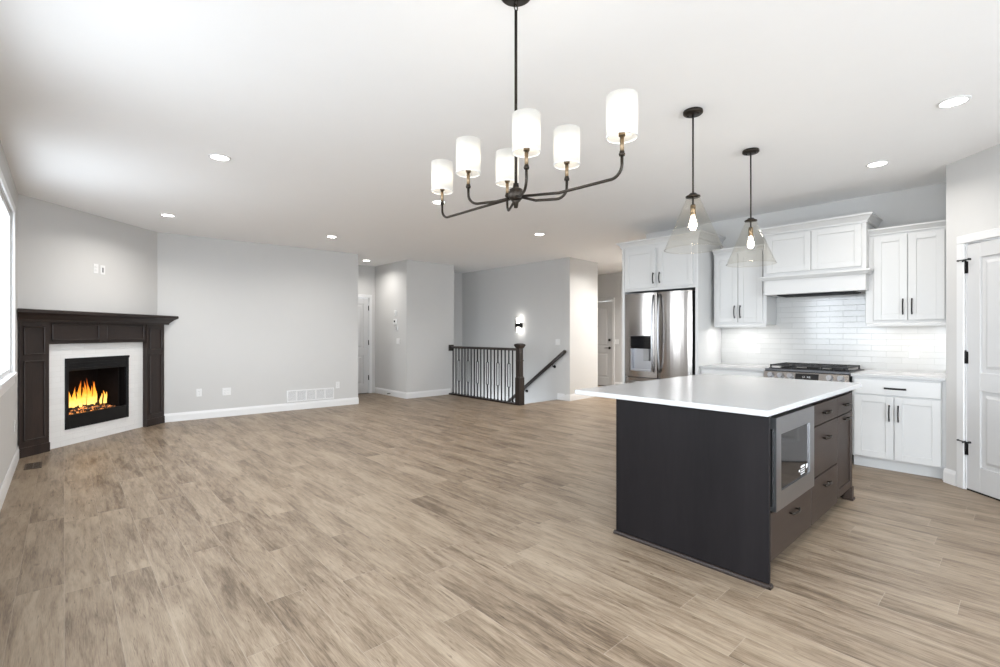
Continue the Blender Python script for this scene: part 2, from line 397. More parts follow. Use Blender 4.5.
# ---------------------------------------------------------------- the room
def frame_of(p, q):
    d = Vector((q[0]-p[0], q[1]-p[1])); return d.length, math.atan2(d.y, d.x)
def wall(name, p, q, z0=0., z1=H, t=.12, holes=(), mat='wall_paint'):
    """p to q runs left to right as seen from the room; the thickness goes away from the room"""
    L, a = frame_of(p, q); m = MB()
    us = sorted({0., L, *[h[0] for h in holes], *[h[1] for h in holes]})
    for u0, u1 in zip(us, us[1:]):
        zs = [z0]
        for h in sorted([h for h in holes if h[0] <= u0+1e-6 and h[1] >= u1-1e-6], key=lambda h: h[2]):
            if h[2] > zs[-1]+1e-6: m.box(u0, u1, 0, t, zs[-1], h[2])
            zs.append(h[3])
        if zs[-1] < z1: m.box(u0, u1, 0, t, zs[-1], z1)
    return m.build(name, mat, None, 'structure', (*p, 0), a)
BH = .125
def baseboard(name, p, q, u0=0., u1=None):
    L, a = frame_of(p, q); u1 = L if u1 is None else u1
    m = MB(); m.prism([(-.001, 0), (-.014, 0), (-.014, BH-.035), (-.009, BH-.012), (-.006, BH), (-.001, BH)], 'x', u0, u1)
    return m.build(name, 'trim_white', None, 'structure', (*p, 0), a)

A = (-7.14, WALL_Y); B = (-8.50, 1.0); Cc = (-8.33, 4.02); D = (-8.33, 5.05); E_ = (-8.33, 6.22)
STY = 7.20; F_ = (-5.935, STY); G = (-6.03, 8.22)
PC = (-.485, 5.70); PD = (.90, 4.315)

fl = MB(); fl.box(-10.2, EAST_X+.2, WALL_Y-.2, 6.17, -.3, 0); fl.box(-6.25, EAST_X+.2, 6.17, 10.2, -.3, 0); fl.box(-10.2, -6.25, STY+.13, 10.2, -.3, 0)
fl.build('floor', 'oak_planks', None, 'structure')
MB().box(-10.2, EAST_X+.2, WALL_Y-.2, 10.2, H, H+.1).build('ceiling', 'ceiling_paint', None, 'structure')
MB().box(-9.5, -6.2, 6.0, 7.4, -2.9, -2.8).build('floor_stairwell', 'stair_tread', None, 'structure')

wall('wall_window', (EAST_X, WALL_Y), A, holes=[(EAST_X-x1, EAST_X-x0, z0, z1) for (x0, x1, z0, z1) in OPENINGS])
FB = (.50, 1.39, .185, 1.01)      # firebox opening in the corner wall
wall('wall_fireplace', A, B, holes=[(FB[0]+.02, FB[1]-.02, FB[2]+.02, FB[3]-.02)])
wall('wall_west', B, Cc)
ALX = -9.65
wall('wall_alcove_end', (ALX, 3.4), (ALX, 5.05), holes=[(.72, 1.515, 0, 2.075)])
wall('wall_alcove', (ALX, 5.05), (D[0]-.12, 5.05))
wall('wall_entry', D, E_)
wall('wall_alcove_south', (-8.45, 3.4), (ALX, 3.4))
wall('wall_stair_near', (E_[0]-.125, E_[1]), (-9.3, E_[1]), -2.8)
wall('wall_stair_end', (-9.3, E_[1]), (-9.3, STY), -2.8)
wall('wall_stair_back', (-9.3, STY), (F_[0]-.12, STY), -2.8)
wall('wall_stair_right', F_, G)
wall('wall_hall_left', (G[0]-.12, G[1]), (-7.7, G[1]))
wall('wall_hall_west', (-7.7, G[1]), (-7.7, 9.9))
HDX = (-7.72+.12, -6.83)
wall('wall_hall_end', (-7.7, 9.9), (-3.8, 9.9), holes=[(.06, .875, 0, 2.10)])
wall('wall_hall_side', (-3.8, 9.9), (-3.8, 6.37))
KY = 6.36
wall('wall_kitchen', (-3.795, KY), (-.49, KY))
wall('wall_pantry_side', (-.486, KY), (PC[0]-.001, PC[1]+.003))
wall('wall_pantry', PC, PD, holes=[(.185, .985, 0, 2.055)])
wall('wall_dining', PD, (EAST_X, PD[1]))
wall('wall_east', (EAST_X, PD[1]), (EAST_X, WALL_Y), holes=[(PD[1]-EAST_OPENING[1], PD[1]-EAST_OPENING[0], EAST_OPENING[2], EAST_OPENING[3])])

baseboard('baseboard_window', (EAST_X, WALL_Y), A, EAST_X+1.35, EAST_X-A[0]-.005)
baseboard('baseboard_west', B, Cc, .06)
baseboard('baseboard_west_return', Cc, (Cc[0]-.12, Cc[1]))
baseboard('baseboard_alcove', (ALX, 5.05), D, .02)
baseboard('baseboard_entry', D, E_, -.012, 1.08)
baseboard('baseboard_stair_back', (-6.24, STY), F_)
baseboard('baseboard_stair_right', F_, G, -.012)
baseboard('baseboard_hall_end', (-7.7, 9.9), (-3.8, 9.9), .96)
baseboard('baseboard_pantry_side', (-.486, 5.745), (PC[0]-.001, PC[1]+.003))
baseboard('baseboard_pantry', PC, PD, -.012, .105)

# windows: white frame, sash bars, pane, casing and stool
def window(n_, p, q, u0, u1, z0, z1, mullions=(), sill=True):
    L, a = frame_of(p, q)
    t = thing('window_%d' % n_, None, None, (*p, 0), a, None, 'structure')
    m = MB()
    for (x0, x1, zz0, zz1) in ((u0, u0+.045, z0, z1), (u1-.045, u1, z0, z1), (u0+.045, u1-.045, z0, z0+.045), (u0+.045, u1-.045, z1-.045, z1)):
        m.box(x0, x1, .015, .075, zz0, zz1, .004)
    for x in mullions: m.box(x-.03, x+.03, .02, .07, z0+.045, z1-.045, .004)
    m.build('sash', 'trim_white', t)
    MB().box(u0+.045, u1-.045, .043, .047, z0+.045, z1-.045).build('pane', 'window_glass', t)
    m = MB()
    for (x0, x1) in ((u0-.07, u0), (u1, u1+.07)): m.box(x0, x1, -.016, 0, z0, z1, .004)
    m.box(u0-.07, u1+.07, -.016, 0, z1, z1+.07, .004)
    if sill:
        m.box(u0-.075, u1+.075, -.03, -.0005, z0-.028, z0+.005, .004); m.box(u0, u1, -.0005, .02, z0, z0+.005); m.box(u0-.06, u1+.06, -.015, 0, z0-.10, z0-.028, .004)
    m.build('casing', 'trim_white', t)
    return t
PW_ = ((EAST_X, WALL_Y), A)
for i, (x0, x1, z0, z1) in enumerate(OPENINGS):
    u0, u1 = EAST_X-x1, EAST_X-x0
    window(i+1, *PW_, u0, u1, z0, z1, [(u0+u1)/2], i < 2)
window(4, (EAST_X, PD[1]), (EAST_X, WALL_Y), PD[1]-EAST_OPENING[1], PD[1]-EAST_OPENING[0], EAST_OPENING[2], EAST_OPENING[3], [PD[1]-1.8])  # unseen east window, sized for the daylight it lets in

# panel doors
def panel_door(n_, p, ang, u0, u1, h, hinge_side, lever=False, stops=False, left_casing=True):
    t = thing('door_%d' % n_, None, None, (*p, 0), ang, None, 'structure')
    th, y0 = .036, .004
    wd = u1-u0; st = .115; mid = .15
    zr = [.012, .012+.20, .012+.20+.62, .012+.20+.62+mid, h-.12, h]     # rails: bottom, lock, top
    m = MB()
    m.box(u0, u0+st, y0, y0+th, .012, h, .002); m.box(u1-st, u1, y0, y0+th, .012, h, .002)
    for a_, b_ in ((0, 1), (2, 3), (4, 5)): m.box(u0+st, u1-st, y0, y0+th, zr[a_], zr[b_], .002)
    for a_, b_ in ((1, 2), (3, 4)):
        xa, xb, za, zb = u0+st, u1-st, zr[a_], zr[b_]
        m.box(xa, xb, y0+.014, y0+th, za, zb)
        lo = lambda o_, y: [(xa+o_, y, za+o_), (xb-o_, y, za+o_), (xb-o_, y, zb-o_), (xa+o_, y, zb-o_)]
        m.loft([lo(.03, y0+.015), lo(.055, y0+.005), lo(.0551, y0+.005)])
    leaf = m.build('door_panel', 'door_white', t)
    m = MB()
    if left_casing: m.box(u0-.075, u0-.008, -.017, 0, 0, h+.012, .004)
    m.box(u1+.008, u1+.075, -.017, 0, 0, h+.012, .004); m.box(u0-(.075 if left_casing else 0), u1+.075, -.017, 0, h+.012, h+.08, .004)
    m.build('casing', 'casing_white', t)
    m = MB(); m.box(u0-.008, u0-.003, 0, .11, 0, h+.004); m.box(u1+.003, u1+.008, 0, .11, 0, h+.004); m.box(u0-.003, u1+.003, 0, .11, h+.004, h+.012)
    m.build('jamb', 'trim_white', t)
    hx = u0-.003 if hinge_side == 'l' else u1+.003
    sgn = 1 if hinge_side == 'l' else -1
    for k, z in enumerate((.34, 1.10, 1.85)):
        m = MB(); m.cyl((hx, -.004, z-.05), (hx, -.004, z+.05), .007, 12); m.box(hx-.012, hx+.016, -.001, .004, z-.05, z+.05)
        m.sphere((hx, -.004, z+.054), .007, seg=8)
        hg = m.build('hinge', 'black_metal', t)
        if stops and k != 1:
            s = MB(); s.cyl((hx-.05, -.03, z+.062), (hx+.055, -.03, z+.062), .0045, 8); s.cyl((hx+.052, -.03, z+.062), (hx+.052, -.012, z+.062), .009, 10); s.cyl((hx-.047, -.03, z+.062), (hx-.047, -.018, z+.062), .007, 10); s.cyl((hx, -.03, z+.05), (hx, -.004, z+.062), .006, 8)
            s.build('hinge_stop', 'rubber', hg)
    if lever:
        lx = u1-.07 if hinge_side == 'l' else u0+.07
        m = MB(); m.cyl((lx, 0, .945), (lx, -.012, .945), .032, 20); m.cyl((lx, -.012, .945), (lx, -.05, .945), .011, 12)
        m.tube([(lx, -.05, .945), (lx-sgn*.05, -.052, .947), (lx-sgn*.115, -.048, .943)], .008, 8); m.build('lever_handle', 'black_metal', t)
        m = MB(); m.cyl((lx, 0, 1.14), (lx, -.02, 1.14), .030, 20); m.cyl((lx, -.02, 1.14), (lx, -.028, 1.14), .02, 16); m.build('deadbolt', 'black_metal', t)
    MB().box(u0, u1, .002, .05, .0, .011).build('threshold', 'gap_dark', t)
    return t
panel_door(1, (ALX, 3.4), PI/2, .725, 1.50, 2.06, 'r')
panel_door(2, (-7.7, 9.9), 0, .072, .865, 2.09, 'l', lever=True, left_casing=False)
panel_door(3, PC, -PI/4, .192, .975, 2.04, 'l', stops=True)

# stairs going down behind the railing (inside the stairwell)
m = MB()
for k in range(10):
    x1 = -6.26-k*.27; z = -.19*(k+1)
    m.box(x1-.27, x1+.0, 6.19, STY-.02, z-.04, z, .005); m.box(x1-.012, x1, 6.19, STY-.02, z, z+.15)
m.build('floor_stairs', 'stair_tread', None, 'structure')

# ---------------------------------------------------------------- helpers for cabinets
def shaker(m, x0, x1, z0, z1, y, t=.020, st=.06):
    """shaker front: y is the front face, thickness goes +y"""
    m.box(x0, x0+st, y, y+t, z0, z1, .0018); m.box(x1-st, x1, y, y+t, z0, z1, .0018)
    m.box(x0+st, x1-st, y, y+t, z0, z0+st, .0018); m.box(x0+st, x1-st, y, y+t, z1-st, z1, .0018)
    m.box(x0+st-.002, x1-st+.002, y+.009, y+t-.003, z0+st-.002, z1-st+.002)
    return m
def pull(parent, cx, cz, y, length, vertical=True, mat='black_metal', r=.0065, proj=.028):
    m = MB(); pts = []
    for i in range(13):
        s = -1+2*i/12; o = s*length/2; d = -proj-.014*(1-s*s)+.006
        pts.append((cx, y+d, cz+o) if vertical else (cx+o, y+d, cz))
    m.tube(pts, r, 10, flat=(r*1.35, r*.9) if vertical else (r*.9, r*1.35))
    for s in (-.82, .82):
        o = s*length/2
        a = (cx, y, cz+o) if vertical else (cx+o, y, cz); b = (a[0], y-proj-.002, a[2])
        m.cyl(a, b, .0045, 10)
    return m.build('handle', mat, parent)
def door_front(t, x0, x1, z0, z1, y, handle=None, mat='cabinet_white', name='door', hlen=.15, hmat='black_metal', st=.06):
    d = shaker(MB(), x0, x1, z0, z1, y, st=st).build(name, mat, t)
    if handle: pull(d, handle[0], handle[1], y, hlen, handle[2] if len(handle) > 2 else True, hmat)
    return d
def crown(m, x0, x1, yf, yb, z0, prof, left=1, right=1):
    loops = []
    for off, dz in prof:
        loops.append([(x0-off*left, yf-off, z0+dz), (x1+off*right, yf-off, z0+dz), (x1+off*right, yb, z0+dz), (x0-off*left, yb, z0+dz)])
    return m.loft(loops)
CROWN_S = [(.0, 0), (.012, 0), (.012, .012), (.022, .022), (.042, .042), (.05, .046), (.05, .06)]
CROWN_L = [(.0, 0), (.012, 0), (.012, .016), (.018, .026), (.040, .056), (.048, .062), (.056, .067), (.056, .084)]

# ---------------------------------------------------------------- kitchen wall units
UY = 6.03; BY = 5.75
def upper(x0, x1, label, doors, left_return, right_return, panel_gap=True):
    t = thing('wall_cabinet', label, 'cabinet', (0, UY, 0), 0, 'white upper wall cabinets')
    m = MB(); m.box(x0, x1, .001, KY-UY-.012, 1.40, 2.30, .002); m.build('body', 'cabinet_white', t)
    mid = (doors[0][1]+doors[1][0])/2
    for i, (a, b) in enumerate(doors):
        hx = b-.03 if i == 0 else a+.03
        door_front(t, a, b, 1.432, 2.262, -.020, (hx, 1.56))
    m = MB(); crown(m, x0, x1, 0, KY-UY-.012, 2.283, CROWN_S, left_return, right_return); m.build('crown_moulding', 'cabinet_white', t)
    m = MB(); m.box(x0+.01, x1-.01, .004, .02, 1.375, 1.399); m.build('light_rail', 'cabinet_white', t)
    s = MB().box(x0+.06, x1-.06, .05, .08, 1.388, 1.398).build('light_strip', 'led_strip', t)
    area_light('strip_light', ((x0+x1)/2, .065, 1.385), x1-x0-.12, UNDER_W, (1, .97, .93), parent=t, shape='RECTANGLE', size_y=.03)
    return t
upper(-1.115, -.492, 'white two-door wall cabinet right of the range hood, beside the pantry corner', [(-1.045, -.787), (-.780, -.520)], 0, 0)
upper(-2.655, -2.045, 'white two-door wall cabinet between the refrigerator surround and the range hood', [(-2.630, -2.360), (-2.353, -2.085)], 0, 0)

# wooden mantel hood
HX0, HX1, HY = -2.03, -1.085, 5.90
t = thing('range_hood', 'white wooden mantel range hood with two doors above the gas range', 'range hood', (0, HY, 0))
D_ = KY-HY-.012
m = MB(); m.box(HX0, HX1, .001, D_, 1.945, 2.42, .002); m.build('body', 'cabinet_white', t)
door_front(t, HX0+.035, (HX0+HX1)/2-.003, 1.975, 2.395, -.02); door_front(t, (HX0+HX1)/2+.003, HX1-.035, 1.975, 2.395, -.02)
m = MB(); crown(m, HX0, HX1, 0, D_, 2.408, CROWN_L); m.build('crown_moulding', 'cabinet_white', t)
m = MB(); crown(m, HX0, HX1, -.005, D_, 1.895, [(.0, 0), (.01, 0), (.03, .028), (.038, .03), (.038, .048), (.02, .05)]); m.build('mantel_shelf', 'cabinet_white', t)
m = MB(); m.box(HX0+.006, HX1-.006, -.001, .018, 1.735, 1.896, .002); m.box(HX0+.006, HX0+.024, .018, D_, 1.735, 1.896); m.box(HX1-.024, HX1-.006, .018, D_, 1.735, 1.896)
m.box(HX0+.024, HX1-.024, .018, .075, 1.735, 1.745); m.box(HX0+.024, HX0+.11, .075, D_, 1.735, 1.745); m.box(HX1-.11, HX1-.024, .075, D_, 1.735, 1.745); m.box(HX0+.11, HX1-.11, .36, D_, 1.735, 1.745)
m.build('apron', 'cabinet_white', t)
m = MB(); m.box(HX0+.11, HX1-.11, .075, .36, 1.724, 1.76, .003)
for k in range(9): m.box(HX0+.125, HX1-.125, .09+k*.03, .10+k*.03, 1.719, 1.724)
m.build('vent_insert', 'black_satin', t)

# refrigerator surround and the cabinet above it
FX0, FX1, FY = -3.77, -2.70, 5.70
t = thing('refrigerator_cabinet', 'tall white cabinet surround with two doors above the refrigerator', 'cabinet', (0, FY, 0))
D_ = KY-FY-.012
m = MB(); m.box(FX0+.038, FX1-.038, .001, D_, 1.865, 2.46, .002); m.build('body', 'cabinet_white', t)
for a in (FX0, FX1-.036): MB().box(a, a+.036, -.001, D_, 0, 2.46, .002).build('side_panel', 'cabinet_white', t)
mid = -3.235
door_front(t, FX0+.055, mid-.02, 1.90, 2.415, -.02, (mid-.045, 2.02), hlen=.14); door_front(t, mid+.02, FX1-.06, 1.90, 2.415, -.02, (mid+.045, 2.02), hlen=.14)
m = MB(); crown(m, FX0, FX1, 0, D_, 2.459, CROWN_L); m.build('crown_moulding', 'cabinet_white', t)

# refrigerator
RX0, RX1 = -3.725, -2.775
t = thing('refrigerator', 'stainless steel french-door refrigerator with water dispenser in its left door', 'refrigerator', (0, FY, 0))
MB().box(RX0+.01, RX1-.01, .05, .60, .02, 1.80, .004).build('body', 'steel_dark', t)
def curved_front(m, x0, x1, z0, z1, bow=.022, n=10, back=.05):
    pts = [(x0, back)]
    for i in range(n+1):
        s = i/n; pts.append((x0+(x1-x0)*s, -.002-bow*math.sin(PI*s)**.7 if 0 < s < 1 else .008))
    pts.append((x1, back))
    m.prism(pts, 'z', z0, z1, smooth=False); return m
cxm = -3.24
def bar_handle(parent, x, za, zb, y0, bow=.055):
    m = MB(); pts = []
    for i in range(17):
        s = i/16; pts.append((x, y0-bow*math.sin(PI*s)**.45-.004, za+(zb-za)*s))
    m.tube(pts, .014, 12, flat=(.016, .012)); return m.build('handle', 'stainless_trim', parent)
m = MB(); dz0, dz1, dx0, dx1 = .80, 1.27, RX0+.10, cxm-.075
# left door, built round the dispenser recess
def bow_y(x, x0, x1, bow=.022):
    s = (x-x0)/(x1-x0); return -.002-bow*math.sin(PI*max(.001, min(.999, s)))**.7
xs = [RX0+.003+(cxm-.004-RX0-.003)*i/14 for i in range(15)]
def strip(m, x_lo, x_hi, z0, z1):
    xx = [x_lo]+[x for x in xs if x_lo < x < x_hi]+[x_hi]
    m.prism([(x_lo, .048)]+[(x, bow_y(x, xs[0], xs[-1])) for x in xx]+[(x_hi, .048)], 'z', z0, z1)
strip(m, xs[0], dx0, .72, 1.835); strip(m, dx1, xs[-1], .72, 1.835); strip(m, dx0, dx1, .72, dz0); strip(m, dx0, dx1, dz1, 1.835)
ld = m.build('door', 'stainless', t)
bar_handle(ld, cxm-.045, .80, 1.80, -.01)
m = MB(); m.box(dx0, dx1, .035, .047, dz0, dz1); m.box(dx0, dx0+.012, -.022, .035, dz0, dz1); m.box(dx1-.012, dx1, -.022, .035, dz0, dz1)
m.box(dx0+.012, dx1-.012, -.022, .035, dz0, dz0+.02); m.build('dispenser_recess', 'stainless_trim', ld)
m = MB(); m.box(dx0+.004, dx1-.004, -.036, .03, dz1-.17, dz1-.002, .006); m.build('dispenser_panel', 'black_gloss', ld)
m = MB(); m.box(dx1-.13, dx1-.04, -.012, .03, dz0+.14, dz1-.17, .006); m.build('dispenser_paddle', 'plastic_grey', ld)
m = MB(); curved_front(m, cxm+.004, RX1-.003, .72, 1.835); rd = m.build('door', 'stainless', t); bar_handle(rd, cxm+.045, .80, 1.80, -.01)
m = MB(); curved_front(m, RX0+.003, RX1-.003, .06, .71, .018, 16); fd = m.build('freezer_drawer', 'stainless', t)
m = MB(); m.tube([(RX0+.08+(RX1-RX0-.16)*i/16, -.02-.05*math.sin(PI*i/16)**.45, .655) for i in range(17)], .013, 12); m.build('handle', 'stainless_trim', fd)
MB().box(RX0+.02, RX1-.02, .02, .5, 1.80, 1.835, .004).build('hinge_cover', 'black_satin', t)
MB().box(RX0+.02, RX1-.02, .07, .12, .0, .06).build('toe_grille', 'black_satin', t)

# base cabinets and worktops
def base(x0, x1, label, doors, drawer):
    t = thing('base_cabinet', label, 'cabinet', (0, BY, 0), 0, 'white base cabinets')
    D_ = KY-BY-.012
    m = MB(); m.box(x0, x1, .001, D_, .105, .878, .002); m.build('body', 'cabinet_white', t)
    MB().box(x0, x1, .065, .085, 0, .105).build('toe_kick', 'cabinet_white', t)
    if x1 > -1: MB().box(x1, -.489, .012, .04, 0, .878).build('filler_strip', 'cabinet_white', t)
    d = MB().box(drawer[0], drawer[1], -.02, 0, .718, .862, .003).build('drawer', 'cabinet_white', t)
    pull(d, (drawer[0]+drawer[1])/2, .785, -.02, .16, False)
    for i, (a, b) in enumerate(doors):
        door_front(t, a, b, .118, .705, -.02, (b-.03 if i == 0 else a+.03, .555))
    return t
base(-1.170, -.515, 'white base cabinet right of the range, with one wide drawer over two doors', [(-1.150, -.848), (-.842, -.520)], (-1.150, -.520))
base(-2.695, -1.962, 'white base cabinet left of the range, mostly hidden behind the island', [(-2.663, -2.316), (-2.310, -1.972)], (-2.663, -1.972))
tag(MB().box(-1.178, -.489, BY-.027, KY-.01, .879, .909, .003).build('countertop', 'quartz'), 'short white quartz countertop right of the gas range', 'countertop', 'kitchen wall countertops')
tag(MB().box(-2.698, -1.961, BY-.027, KY-.01, .879, .909, .003).build('countertop', 'quartz'), 'white quartz countertop between the refrigerator surround and the gas range', 'countertop', 'kitchen wall countertops')
MB().box(-2.698, -.488, KY-.009, KY-.001, .80, 1.90).build('wall_backsplash', 'splash_tile', None, 'structure')

# gas range
GX0, GX1 = -1.955, -1.184
t = thing('gas_range', 'stainless slide-in gas range with black grates and five front knobs', 'range', (0, BY, 0))
gw = GX1-GX0
MB().box(GX0, GX1, .0, .57, .09, .895, .003).build('body', 'steel_dark', t)
MB().box(GX0+.01, GX1-.01, .03, .1, .0, .09).build('kick_plate', 'black_satin', t)
m = MB(); m.box(GX0-.004, GX1+.004, -.02, .585, .896, .918, .003); m.build('cooktop', 'steel_dark', t)
MB().box(GX0+.02, GX1-.02, .03, .56, .919, .925).build('burner_tray', 'black_gloss', t)
m = MB(); m.prism([(-.075, .80), (-.062, .795), (0, .795), (0, .895), (-.03, .895), (-.05, .89)], 'x', GX0, GX1); cp = m.build('control_panel', 'stainless', t)
sl = lambda z: -.075+(z-.80)/(.89-.80)*.025
for kx in (.07, .165, .26, gw-.16, gw-.065):
    z = .85; y = sl(z); n_ = Vector((0, -1, .27)).normalized()
    m = MB(); p = Vector((GX0+kx, y, z)); m.cyl(p, p+n_*.008, .031, 24); m.cyl(p+n_*.008, p+n_*.04, .027, 24, .024); m.box(GX0+kx-.003, GX0+kx+.003, y-.045, y-.03, z+.002, z+.03)
    m.build('knob', 'stainless_trim', cp)
m = MB(); z0_, z1_ = .808, .882
m.loft([[(GX0+.305, sl(z0_)-.002, z0_), (GX0+.515, sl(z0_)-.002, z0_), (GX0+.515, sl(z1_)-.002, z1_), (GX0+.305, sl(z1_)-.002, z1_)], [(GX0+.305, sl(z0_)+.004, z0_), (GX0+.515, sl(z0_)+.004, z0_), (GX0+.515, sl(z1_)+.004, z1_), (GX0+.305, sl(z1_)+.004, z1_)]])
disp = m.build('display', 'black_gloss', cp)
m = MB()
SEG = {'1': 'bc', '2': 'abged', '0': 'abcdef', '4': 'fgbc'}
for i, ch in enumerate('12:40'):
    x = GX0+.37+i*.016; zc, hh, ww = .846, .011, .008
    y = sl(zc)-.0035
    if ch == ':': m.box(x+.003, x+.005, y-.001, y, zc+.003, zc+.006); m.box(x+.003, x+.005, y-.001, y, zc-.006, zc-.003); continue
    for s in SEG[ch]:
        b = {'a': (0, ww, hh-.002, hh), 'g': (0, ww, -.001, .001), 'd': (0, ww, -hh, -hh+.002), 'b': (ww-.002, ww, 0, hh), 'c': (ww-.002, ww, -hh, 0), 'f': (0, .002, 0, hh), 'e': (0, .002, -hh, 0)}[s]
        m.box(x+b[0], x+b[1], y-.001, y, zc+b[2], zc+b[3])
m.build('clock_digits', 'display_digits', disp)
od = MB().box(GX0+.004, GX1-.004, -.045, 0, .27, .785, .004).build('oven_door', 'stainless', t)
MB().box(GX0+.12, GX1-.12, -.047, -.044, .36, .66).build('oven_window', 'black_gloss', od)
m = MB(); m.cyl((GX0+.06, -.09, .735), (GX1-.06, -.09, .735), .012, 16)
for x in (GX0+.09, GX1-.09): m.cyl((x, -.045, .735), (x, -.09, .735), .009, 12)
m.build('handle', 'stainless_trim', od)
MB().box(GX0+.004, GX1-.004, -.04, 0, .095, .26, .004).build('storage_drawer', 'stainless', t)
gz = .925
for k in range(3):
    xa = GX0+.025+k*(gw-.05)/3+.004; xb = GX0+.025+(k+1)*(gw-.05)/3-.004; ya, yb = .035, .555
    m = MB(); b = .007; z0_, z1_ = gz+.022, gz+.036
    for (x, ) in ((xa,), (xb-2*b,)): m.box(x, x+2*b, ya, yb, z0_, z1_, .002)
    for y in (ya, yb-2*b, (ya+yb)/2-b): m.box(xa+2*b, xb-2*b, y, y+2*b, z0_, z1_, .002)
    cx = (xa+xb)/2
    for yc in (ya+.13, yb-.13):
        m.box(cx-b, cx+b, yc-.105, yc-.03, z0_, z1_, .002); m.box(cx-b, cx+b, yc+.03, yc+.105, z0_, z1_, .002)
        m.box(xa+2*b, cx-.035, yc-b, yc+b, z0_, z1_, .002); m.box(cx+.035, xb-2*b, yc-b, yc+b, z0_, z1_, .002)
    for x in (xa, xb-2*b):
        for y in (ya, yb-2*b): m.box(x, x+2*b, y, y+2*b, gz, z0_)
    m.build('grate', 'cast_iron', t)
for (bx_, by_, r) in ((.14, .165, .045), (.14, .425, .038), (gw/2, .30, .055), (gw-.14, .165, .05), (gw-.14, .425, .035)):
    m = MB(); m.lathe([(0, 0), (r, 0), (r, .008), (r*.8, .010), (r*.78, .018), (0, .02)], (GX0+bx_, by_, gz), 24); m.build('burner', 'cast_iron', t)

# ---------------------------------------------------------------- island
IX, IY0, IY1 = -.95, 2.66, 4.585            # cabinet face plane, near and far ends
t = thing('kitchen_island', 'dark espresso-stained kitchen island with drawers on its right side', 'kitchen island', (IX, 0, 0), PI/2)
# local x = world y ; local y = towards the dining side (world -x)
ID = .855
MB().box(IY0+.03, IY1-.025, .004, ID-.02, .105, .878).build('body', 'espresso_stain', t)
MB().box(IY0+.03, IY1-.025, .075, ID-.02, .0, .105).build('toe_kick', 'gap_dark', t)
ep = MB().box(IY0, IY0+.022, -.060, ID, 0, .878, .002).build('end_panel', 'espresso_stain', t)
m = MB(); m.prism([(IY0, 0), (IY0-.016, 0), (IY0-.016, .010), (IY0-.009, .019), (IY0, .021)], 'y', -.073, ID+.012); m.prism([(-.060, 0), (-.073, 0), (-.073, .010), (-.067, .019), (-.060, .021)], 'x', IY0-.016, IY0+.024)
m.build('shoe_moulding', 'rail_stain', ep)
fp_ = MB().box(IY1-.022, IY1, -.004, ID, .0, .878, .002).build('end_panel', 'espresso_front', t)
m = MB(); m.box(IY1-.055, IY1, -.028, .03, 0, .103, .003); m.box(IY1-.062, IY1+.008, -.036, .036, 0, .018, .004); m.build('furniture_foot', 'espresso_front', t)
MB().box(IY0, IY1, ID-.018, ID, 0, .878).build('back_panel', 'espresso_stain', t)
MB().box(IY0+.022, IY1-.022, -.002, .004, .838, .878).build('top_rail', 'espresso_stain', t)
def front(x0, x1, z0, z1, name='drawer', shak=False, hy=None):
    m = MB()
    if shak: shaker(m, x0, x1, z0, z1, -.022, .022, .055)
    else: m.box(x0, x1, -.022, .0, z0, z1, .0025)
    d = m.build(name, 'espresso_front', t)
    pull(d, (x0+x1)/2, hy if hy else (z0+z1)/2, -.022, .13, False, 'bronze', .006, .024)
    return d
MX0, MX1, SX1, TX1 = 2.800, 3.510, 4.130, 4.56
front(MX0, MX1-.002, .075, .335, hy=.265)
front(MX1+.004, SX1-.002, .70, .838); front(MX1+.004, SX1-.002, .368, .692, hy=.60); front(MX1+.004, SX1-.002, .078, .360, hy=.285)
front(SX1+.003, TX1, .70, .838); front(SX1+.003, TX1, .105, .692, 'door', True, .662)
MB().box(IY0+.03, MX0-.012, -.001, .004, .075, .84).build('filler_strip', 'gap_dark', t)

t = thing('microwave', 'built-in stainless microwave with dark glass at the near end of the island', 'microwave', (IX, 0, 0), PI/2)
mz0, mz1 = .345, .848; a0, a1 = MX0+.01, MX1-.03
gx0, gx1, gz0, gz1 = a0+.075, a1-.085, mz0+.10, mz1-.095
m = MB(); yb, yf = -.003, -.046
for (p0, p1, q0, q1) in ((a0, gx0, mz0, mz1), (gx1, a1, mz0, mz1), (gx0, gx1, mz0, gz0), (gx0, gx1, gz1, mz1)): m.box(p0, p1, yf, yb, q0, q1)
m.build('trim_frame', 'stainless_trim', t)
MB().box(a0-.018, a0-.002, -.035, -.004, mz0+.03, mz1-.06, .003).build('side_gap_strip', 'black_satin', t)  # dark strip in the gap beside the trim frame
gd = MB().box(gx0, gx1, yf+.008, yb, gz0, gz1, .002).build('glass_door', 'black_gloss', t)
m = MB()
for i in range(3):
    for j in range(4): m.box(gx1-.15+j*.02, gx1-.14+j*.02, yf+.0068, yf+.008, gz0+.014+i*.013, gz0+.021+i*.013)
m.box(gx1-.152, gx1-.078, yf+.0068, yf+.008, gz0+.054, gz0+.066); m.box(gx1-.05, gx1-.024, yf+.0068, yf+.008, gz0+.036, gz0+.062); m.box(gx1-.185, gx1-.170, yf+.0068, yf+.008, gz0+.036, gz0+.048)
m.build('keypad', 'plastic_white', gd)

ct = MB(); ct.box(-2.105, -.875, 2.605, 4.60, .882, .913, .003)
tag(ct.build('island_countertop', 'quartz'), 'large white quartz countertop overhanging the dark kitchen island', 'countertop')

